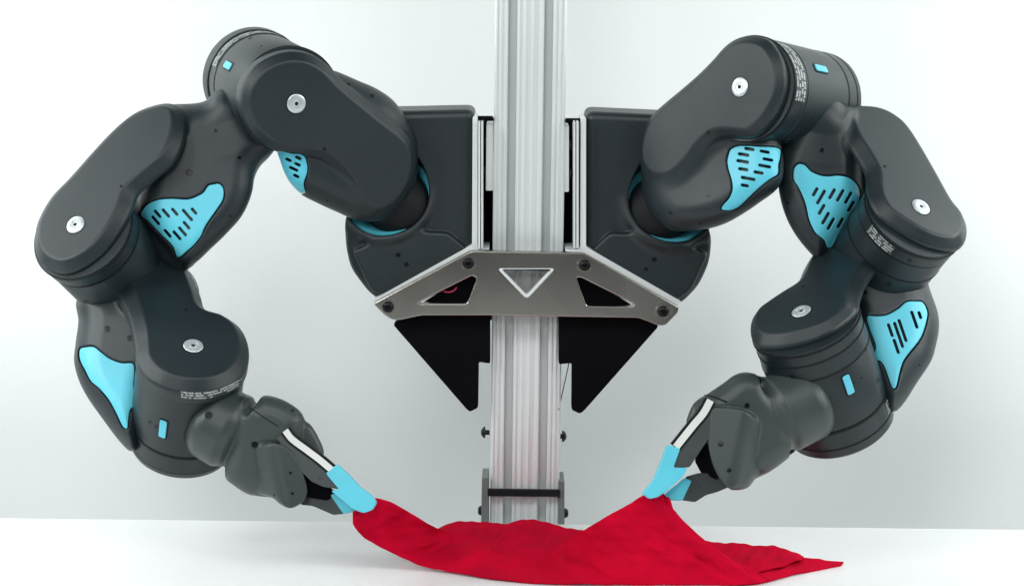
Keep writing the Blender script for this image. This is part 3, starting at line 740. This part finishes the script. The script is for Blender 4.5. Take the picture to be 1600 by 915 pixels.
RIGHT = dict(label='right robot arm, its gripper lifting the right corner of the red cloth', at=(1030, 330, -30), links=[
    dict(name='shoulder_housing', sdf=H_r, box=(905, 160, 1130, 490), z=(-160, 75), frame=fHr),
    dict(name='upper_arm_shell', sdf=A_r, box=(975, 45, 1245, 380), z=(-50, 330), frame=fAr, disc=1, drum=drumAr, seams=[(77.8, -26.5), (76.8, -178), (77.2, -202)],
         vent=dict(poly=[(1139, 242), (1142, 235), (1151, 230), (1165, 229), (1182, 230), (1217, 233), (1218, 246), (1215, 258), (1214, 272), (1203, 279), (1182, 296), (1156, 321), (1147, 326), (1139, 328), (1128, 326), (1131, 319), (1140, 309), (1145, 296), (1144, 282), (1139, 265), (1137, 252)],
                   slots=[(1171, 234, 14), (1194, 238, 14), (1162, 242.5, 16), (1199, 250, 15), (1160.6, 253, 18), (1194, 260, 18), (1161.5, 265, 14), (1185, 270, 14), (1169, 279, 21), (1164, 289.6, 11)], ang=math.radians(10), zmin=20),
         print=[((1205, 64), (1236, 155), 78.7, -56, -30)]),
    dict(name='elbow_shell', sdf=B_r, box=(1205, 135, 1525, 415), z=(-20, 330), frame=fBr, disc=1, drum=drumBr, seams=[(77.6, -24.5), (75.6, -46), (76.2, -80), (76, -217)],
         vent=dict(poly=[(1241, 266), (1244, 260), (1249, 257), (1258, 259), (1268, 269), (1288, 276), (1311, 275), (1327, 279), (1340, 291), (1343, 304), (1340, 317), (1324, 343), (1311, 363), (1300, 384), (1293, 386), (1288, 374), (1275, 363), (1265, 343), (1259, 317), (1249, 294), (1241, 281)],
                   slots=[(1274, 300, 14), (1283, 308, 24), (1300, 303, 17), (1312.6, 305.5, 20), (1325, 309, 20), (1329, 322, 18), (1284, 327, 17), (1290, 340.5, 20), (1298, 349, 20), (1312.6, 347.5, 17)], ang=math.radians(-60), zmin=60),
         print=[((1362, 352), (1408, 374), 78.1, -43, -26)]),
    dict(name='forearm_shell', sdf=C_r, box=(1165, 355, 1480, 650), z=(20, 330), frame=fCr, disc=1, drum=drumCr, seams=[(79, -24.5), (78.3, -42.5), (78.8, -68), (79.2, -162.5), (79.2, -192)],
         vent=dict(poly=[(1356, 495), (1370, 495), (1386, 493), (1404, 483), (1416, 473), (1430, 472), (1440, 473), (1446, 482), (1448, 493), (1438, 526), (1418, 552), (1410, 564), (1404, 584), (1400, 601), (1396, 604), (1393, 600), (1382, 570), (1375, 562), (1364, 563), (1360, 558), (1362, 553), (1368, 548), (1369, 538), (1360, 514)],
                   slots=[(1391, 516, 20), (1403.5, 523, 40), (1409.5, 516.5, 35), (1400, 540.5, 22), (1427.5, 500, 27), (1436, 493, 11)], ang=math.radians(71), zmin=90),
         print=[((1385, 634), (1397, 622), 80.9, -188, -168)]),
    dict(name='gripper_body', sdf=G_r, box=(1065, 565, 1300, 775), z=(150, 325), mat='grip', vox=1.7)],
    screws=[(1107, 207, 3, 'upper_arm_shell'), (1106, 306, 2.2, 'upper_arm_shell'), (1048, 332, 2.2, 'upper_arm_shell'), (1095, 349, 2.4, 'upper_arm_shell'), (1022, 405, 4, 'shoulder_housing'), (1009, 420, 3.2, 'shoulder_housing'),
            (1230, 220, 4, 'elbow_shell'), (1284, 234, 3.6, 'elbow_shell'), (1269, 186, 2, 'elbow_shell'), (1248, 204, 2, 'elbow_shell'), (1383, 260, 2.6, 'elbow_shell'), (1231, 317, 2.6, 'elbow_shell'), (1216, 223, 3, 'elbow_shell'),
            (1421, 407, 4, 'forearm_shell'), (1351, 456, 4, 'forearm_shell'), (1389, 443, 4.6, 'forearm_shell'), (1255, 447, 2, 'forearm_shell'), (1372, 594, 3.8, 'forearm_shell'), (1346, 590, 2.2, 'forearm_shell'), (1353, 546, 2.6, 'forearm_shell'), (1334, 598, 2.6, 'forearm_shell'), (1437, 570, 2, 'forearm_shell'),
            (1239, 588, 4.2, 'gripper_body'), (1167, 633, 3.6, 'gripper_body'), (1126, 693, 3.4, 'gripper_body'), (1139, 734, 3, 'gripper_body')],
    buttons=[(1282, 108, 'upper_arm_shell'), (1325, 600, 'forearm_shell')])
rootR, frR, castR = build_arm(RIGHT)
sdfobj('joint_ball', cone(P(1058, 302, 20), P(1026, 332, 0), 51, 54), (960, 190, 1140, 400), (-60, 110), M['rubber'], frR['upper_arm_shell'][0], 2.2)
lathe('socket_liner', fHr, ringprof, M['cyan'], frR['shoulder_housing'][0], seg=96)
lathe('socket_floor', fHr, [(0, -38), (66, -38), (66, -44)], M['rubber'], frR['shoulder_housing'][0], seg=64)

# ---- fingers
for (rt, fr_, c0, c1, r0) in ((rootL, frL, (322, 653, 214), (336, 660, 222), 49), (rootR, frR, (1255, 631, 228), (1242, 637, 236), 52)):
    sdfobj('wrist_seal', cone(P(*c0), P(*c1), r0, r0-1), (c0[0]-75, c0[1]-75, c0[0]+75, c0[1]+75), (150, 300), M['rubber'], fr_['gripper_body'][0], 2.5)
def finger(root, z, arm_pts, pad_pts, belt, t=12, tilt=(0, .1, 1), up=False, screw=None):
    fr = Frame(P(*np.mean(arm_pts, 0), z), tilt, [1, 0, 0])
    fa = plate('gripper_finger', fr, [roundpoly(fr.pix(arm_pts, 0), 3)], -t, 0, M['bracket'], root, bev=.8)
    pad = plate('finger_pad', fr, [roundpoly(fr.pix(pad_pts, 0), 3.5, 4)], -t-3, 3.5, M['cyan'], fa, bev=1.6, res=3)
    if belt:
        pts = smooth(belt[0], 5, False); wd = belt[1]; pts3 = [fr.cam([*fr.pix([p], 0)[0], 0]) for p in pts]
        for nm, w0, h0, h1, m in (('belt_strip', wd, .4, 3, M['white']), ('belt_channel', wd+7, -16, .6, M['rubber'])):
            V, F = [], []; n = len(pts3)
            for i in range(n):
                tg = nrm(np.array(pts3[min(i+1, n-1)])-np.array(pts3[max(i-1, 0)])); sd = np.cross(fr.n, tg)
                for (s_, h) in ((-1, h0), (1, h0), (1, h1), (-1, h1)): V.append(pts3[i]+sd*s_*w0/2+fr.n*h)
            for i in range(n-1):
                for k in range(4): F.append((i*4+k, i*4+(k+1) % 4, (i+1)*4+(k+1) % 4, (i+1)*4+k))
            F += [(3, 2, 1, 0), tuple((n-1)*4+k for k in range(4))]
            obj(nm, np.array(V), F, m, fa, flat=True)
    if screw:
        q = fr.pix([screw], 0)[0]; lathe('screw', Frame(fr.cam([*q, 0]), fr.n), [(0, -.4), (1.6, -.4), (2.2, .6), (3, .5), (3.2, -1)], M['bracket'], fa, seg=16)
    return fa
# left gripper: rear (lower) finger then front (upper) finger
finger(rootL, 262, [(468, 760), (490, 758), (512, 764), (522, 776), (538, 802), (521, 804), (505, 797), (489, 790), (470, 788)], [(516, 772), (524, 770), (553, 794), (552, 799), (537, 802.5)], None)
finger(rootL, 288, [(432, 684), (446, 676), (512, 738), (532, 764), (505, 760), (487, 752), (462, 728)], [(509, 739), (527.5, 724), (550, 746), (563, 760), (581, 773), (589, 784), (582, 796), (568, 801), (552, 795), (517, 766), (530, 764)], ([(446, 672), (456, 685), (480, 703), (500, 718), (520, 735)], 9), screw=(500, 746))
finger(rootR, 272, [(1072, 744), (1094, 738), (1118, 740), (1140, 760), (1121, 768), (1103, 773), (1086, 784), (1066, 781)], [(1081, 750), (1070, 746), (1035, 774), (1043, 781), (1066, 781.5)], None, screw=(1092, 760))
finger(rootR, 300, [(1064, 698), (1096, 655), (1118, 640), (1122, 665), (1099, 697), (1078, 729), (1050, 732)], [(1042, 694), (1063, 700), (1052, 730), (1074, 730), (1069, 742), (1043, 765), (1028, 776), (1014, 779), (1003, 770), (1021, 749), (1034, 717)], ([(1110, 625), (1099, 645), (1084, 663), (1056, 698)], 10), screw=(1078, 712))

for (rt, pts, z) in ((frL, [(466, 706), (478, 722), (505, 752), (530, 772), (512, 782), (478, 776), (462, 760)], 262), (frR, [(1098, 690), (1122, 655), (1132, 700), (1122, 750), (1096, 740), (1085, 719)], 268)):
    fr = viewframe(*np.mean(pts, 0), z)
    plate('finger_linkage', fr, [roundpoly(fr.pix(pts, 0), 4)], -26, 0, M['black'], rt['gripper_body'][0], bev=1.5)
def cast_line(cast, pts, r, m, parent, name):
    q = [cast(*p) for p in smooth(pts, 8, False)]; q = [a-n*.3*r for a, n in q if a is not None]
    tube(name, q, r, m, parent, seg=6)
cast_line(castL, [(388, 635), (400, 643), (416, 654), (434, 665)], .9, M['rubber'], frL['gripper_body'][0], 'seam_line')
cast_line(castR, [(1100, 617), (1112, 619), (1124, 623), (1136, 628)], 1.6, M['rubber'], frR['gripper_body'][0], 'seam_line')
def cast_label(cast, top, bot, parent):
    T, B = smooth(top, 8, False), smooth(bot, 8, False); V, F = [], []; n = len(T)
    for j in range(4):
        for i in range(n):
            p, nn = cast(*(T[i]*(1-j/3)+B[i]*j/3)); V.append(p+nn*.5)
    for j in range(3):
        for i in range(n-1): F.append((j*n+i, (j+1)*n+i, (j+1)*n+i+1, j*n+i+1))
    o = obj('printed_label', np.array(V), F, M['print'], parent); uv = o.data.uv_layers.new(name='UVMap')
    for pl in o.data.polygons:
        for li in pl.loop_indices:
            vi = o.data.loops[li].vertex_index; uv.data[li].uv = ((vi % n)/n*1.6, .75*(vi//n)/3)
cast_label(castL, [(283, 610), (300, 612), (325, 611), (350, 604), (377, 590)], [(283, 621), (300, 623), (325, 622), (350, 615), (377, 601)], frL['forearm_shell'][0])

# ------------------------------------------------------------------ red cloth
def cloth():
    rng = np.random.RandomState(7); verts = []; faces = []
    def wr(x, y, s=1.0):
        return s*(.6*np.sin(x*.31+y*.13+2*np.sin(y*.05))+.9*np.sin(y*.16+1.7*np.sin(x*.02))+1.2*np.sin(x*.045+y*.02+1.3*np.sin(y*.03))+.8*np.sin(x*.11-y*.07+2)+.5*np.sin(x*.021*6+y*.19))
    def sheet(T, B, nu, nv, amp, thick, sag=None, th=2.4):
        """T and B: lists of rig points along the two long edges"""
        T = smooth(T, 12, False); B = smooth(B, 12, False)
        def res(A, n):
            L = np.r_[0, np.cumsum(np.linalg.norm(np.diff(A, axis=0), axis=1))]; t = np.linspace(0, L[-1], n)
            return np.stack([np.interp(t, L, A[:, k]) for k in range(3)], 1)
        T = res(T, nu); B = res(B, nu); G = np.zeros((nu, nv, 3))
        for j in range(nv):
            t = j/(nv-1); G[:, j] = T*(1-t)+B*t
            if sag: G[:, j] += sag(np.linspace(0, 1, nu), t)[:, None]*WZ[None]
        # wrinkles along the local normal
        du = np.gradient(G, axis=0); dv = np.gradient(G, axis=1); N = np.cross(du, dv); N /= np.linalg.norm(N, axis=2)[..., None]+1e-9
        G = G + N*(wr(G[..., 0], G[..., 1]*3+G[..., 2])*amp)[..., None]
        # keep above the table
        tabz = tz
        Wd = to_world(G.reshape(-1, 3)); lo = tabz+thick*S
        Wd[:, 2] = np.maximum(Wd[:, 2], lo)
        G = (Wd-np.array(camo.matrix_world.translation)) @ RM / S + CAMP
        G = G.reshape(nu, nv, 3)
        du = np.gradient(G, axis=0); dv = np.gradient(G, axis=1); N = np.cross(du, dv); N /= np.linalg.norm(N, axis=2)[..., None]+1e-9
        if N[..., 2].mean() < 0: N = -N
        base = sum(len(v) for v in verts); n = nu*nv
        verts.append(np.concatenate([(G+N*th/2).reshape(-1, 3), (G-N*th/2).reshape(-1, 3)]))
        def id_(i, j, s_): return base+s_*n+i*nv+j
        for i in range(nu-1):
            for j in range(nv-1):
                faces.append((id_(i, j, 0), id_(i, j+1, 0), id_(i+1, j+1, 0), id_(i+1, j, 0)))
                faces.append((id_(i, j, 1), id_(i+1, j, 1), id_(i+1, j+1, 1), id_(i, j+1, 1)))
        for i in range(nu-1):
            for j in (0, nv-1): faces.append((id_(i, j, 0), id_(i+1, j, 0), id_(i+1, j, 1), id_(i, j, 1)))
        for j in range(nv-1):
            for i in (0, nu-1): faces.append((id_(i, j, 0), id_(i, j+1, 0), id_(i, j+1, 1), id_(i, j, 1)))
    t = tab
    # lowest layer, spreading to the right-hand point
    sheet([t(700, 832, 2), t(800, 826, 2), t(900, 832, 2), t(1000, 838, 2), (t(1100, 850, 2)), t(1180, 862, 2), t(1250, 872, 2), t(1318, 877.5, 2)],
          [t(720, 850, 2), t(820, 870, 2), t(900, 880, 2), t(1000, 895, 2), t(1100, 908, 2), t(1180, 911, 2), t(1240, 897, 2), t(1314, 882, 2)], 160, 30, .7, 1.5)
    # middle layer, a fold lying back
    sheet([t(655, 836, 5), t(685, 827, 6), t(708, 818, 7), t(740, 814, 7), t(790, 817, 7), t(812, 814, 10), t(850, 817, 10), t(905, 828, 9), t(1000, 838, 8), t(1080, 846, 9), t(1150, 849, 10), t(1205, 854, 9), t(1235, 861, 9), t(1256, 868, 8)],
          [t(700, 850, 5), t(725, 851, 6), t(745, 851, 6), t(765, 852, 6), t(800, 860, 6), t(860, 866, 6), t(900, 872, 6), t(960, 880, 6), t(1020, 890, 6), t(1100, 900, 6), t(1150, 900, 7), t(1190, 892, 7), t(1225, 884, 7), t(1252, 874, 7)], 170, 34, 1.0, 5)
    sheet([t(800, 822, 12), t(822, 812.5, 15), t(860, 818, 15), t(920, 832, 14), t(1000, 842, 13), t(1070, 850, 13)],
          [t(770, 850, 9), t(800, 862, 9), t(860, 872, 9), t(930, 872, 9), t(1000, 876, 9), t(1060, 878, 9)], 110, 26, .9, 9)
    # front sheet hung between the two grippers
    zL, zR = 280, 290
    T = [P(572, 778, zL), P(590, 778, zL-2), P(612, 785, zL-10), P(640, 800, 215), P(670, 818, 190), t(705, 833, 26), t(750, 843, 20), t(800, 853, 17), t(838, 860, 16), t(868, 856, 20), P(890, 842, 168), P(915, 826, 195), P(950, 805, 225), P(985, 786, 250), P(1010, 772, zR), P(1034, 770, zR), P(1042, 778, zR)]
    Bm = [P(551, 800, zL+4), P(552, 818, zL+2), P(566, 836, 246), P(590, 852, 240), P(620, 866, 232), P(655, 880, 228), t(700, 891, 5), t(760, 902, 3), t(830, 909, 3), t(900, 911.5, 3), t(970, 912, 3), t(1040, 912.5, 3), t(1100, 913, 3), t(1150, 913, 3), t(1178, 911, 3), t(1195, 908, 3), t(1200, 905, 3)]
    # match parameters: split at hand-picked stations so the folds run down the sheet
    nst = len(T); Gu = []
    Ts, Bs = smooth(T, 14, False), smooth(Bm, 14, False)
    rows = len(Ts); nv = 44; G = np.zeros((rows, nv, 3))
    for j in range(nv):
        s_ = j/(nv-1)
        G[:, j] = Ts*(1-s_)+Bs*s_
    u = np.linspace(0, 1, rows)[:, None]; v = np.linspace(0, 1, nv)[None]
    du = np.gradient(G, axis=0); dv = np.gradient(G, axis=1); N = np.cross(du, dv); N /= np.linalg.norm(N, axis=2)[..., None]+1e-9
    if N[..., 2].mean() < 0: N = -N
    bell = np.sin(np.pi*v)
    d = 7*bell*np.exp(-((u-.27)/.16)**2)*np.sin(v*5+u*16) + 10*bell*np.exp(-((u-.8)/.14)**2) - 6*bell*np.exp(-((u-.55)/.1)**2)
    d = d + 3.2*bell*np.sin(u*46+v*3.4)*np.exp(-((u-.25)/.2)**2) + 2.0*bell*np.sin(u*70-v*5+1)*(.35+.65*np.exp(-((u-.62)/.2)**2))
    d = d + 1.3*np.sin(u*120+v*9)*bell
    for uc, am, sl in ((.10, .9, .03), (.16, -.8, .05), (.23, 1.1, .07), (.31, -.8, .03), (.40, .9, -.04), (.47, -1.0, .03), (.56, .8, .02), (.66, -.9, -.05), (.75, .8, .06), (.86, .9, .04)):
        d = d + am*np.exp(-((u-uc-sl*v-.01*np.sin(v*7+uc*40))/.008)**2)*1.5*np.sin(np.pi*v)**.5
    d = d + .5*wr(G[..., 0], G[..., 1]*2)
    G = G+N*d[..., None]
    G[..., 0] -= 25*bell*np.exp(-((1-u)/.09)**2)
    G[..., 1] -= 6*bell*np.exp(-((1-u)/.09)**2)
    Wd = to_world(G.reshape(-1, 3)); Wd[:, 2] = np.maximum(Wd[:, 2], tz+2.2*S)
    G = ((Wd-np.array(camo.matrix_world.translation)) @ RM / S + CAMP).reshape(rows, nv, 3)
    base = sum(len(x) for x in verts); n = rows*nv; th = 2.6; hem = [G[rows-1, j] for j in range(nv)]
    verts.append(np.concatenate([(G+N*th/2).reshape(-1, 3), (G-N*th/2).reshape(-1, 3)]))
    def id2(i, j, s_): return base+s_*n+i*nv+j
    for i in range(rows-1):
        for j in range(nv-1):
            faces.append((id2(i, j, 0), id2(i, j+1, 0), id2(i+1, j+1, 0), id2(i+1, j, 0)))
            faces.append((id2(i, j, 1), id2(i+1, j, 1), id2(i+1, j+1, 1), id2(i, j+1, 1)))
        for j in (0, nv-1): faces.append((id2(i, j, 0), id2(i+1, j, 0), id2(i+1, j, 1), id2(i, j, 1)))
    for j in range(nv-1):
        for i in (0, rows-1): faces.append((id2(i, j, 0), id2(i, j+1, 0), id2(i, j+1, 1), id2(i, j, 1)))
    o = obj('cloth', np.concatenate(verts), faces, M['cloth'])
    bm = bmesh.new(); bm.from_mesh(o.data); bmesh.ops.recalc_face_normals(bm, faces=bm.faces); bm.to_mesh(o.data); bm.free()
    o.data.set_sharp_from_angle(angle=math.radians(60))
    o['label'] = 'red cloth lying on the white table, two corners lifted by the grippers'; o['category'] = 'cloth'
    tube('rolled_hem', hem, 2.9, M['cloth'], o, seg=12)
cloth()
print('TRIS', sum(len(p.vertices)-2 for o in bpy.data.objects if o.type == 'MESH' for p in o.data.polygons))
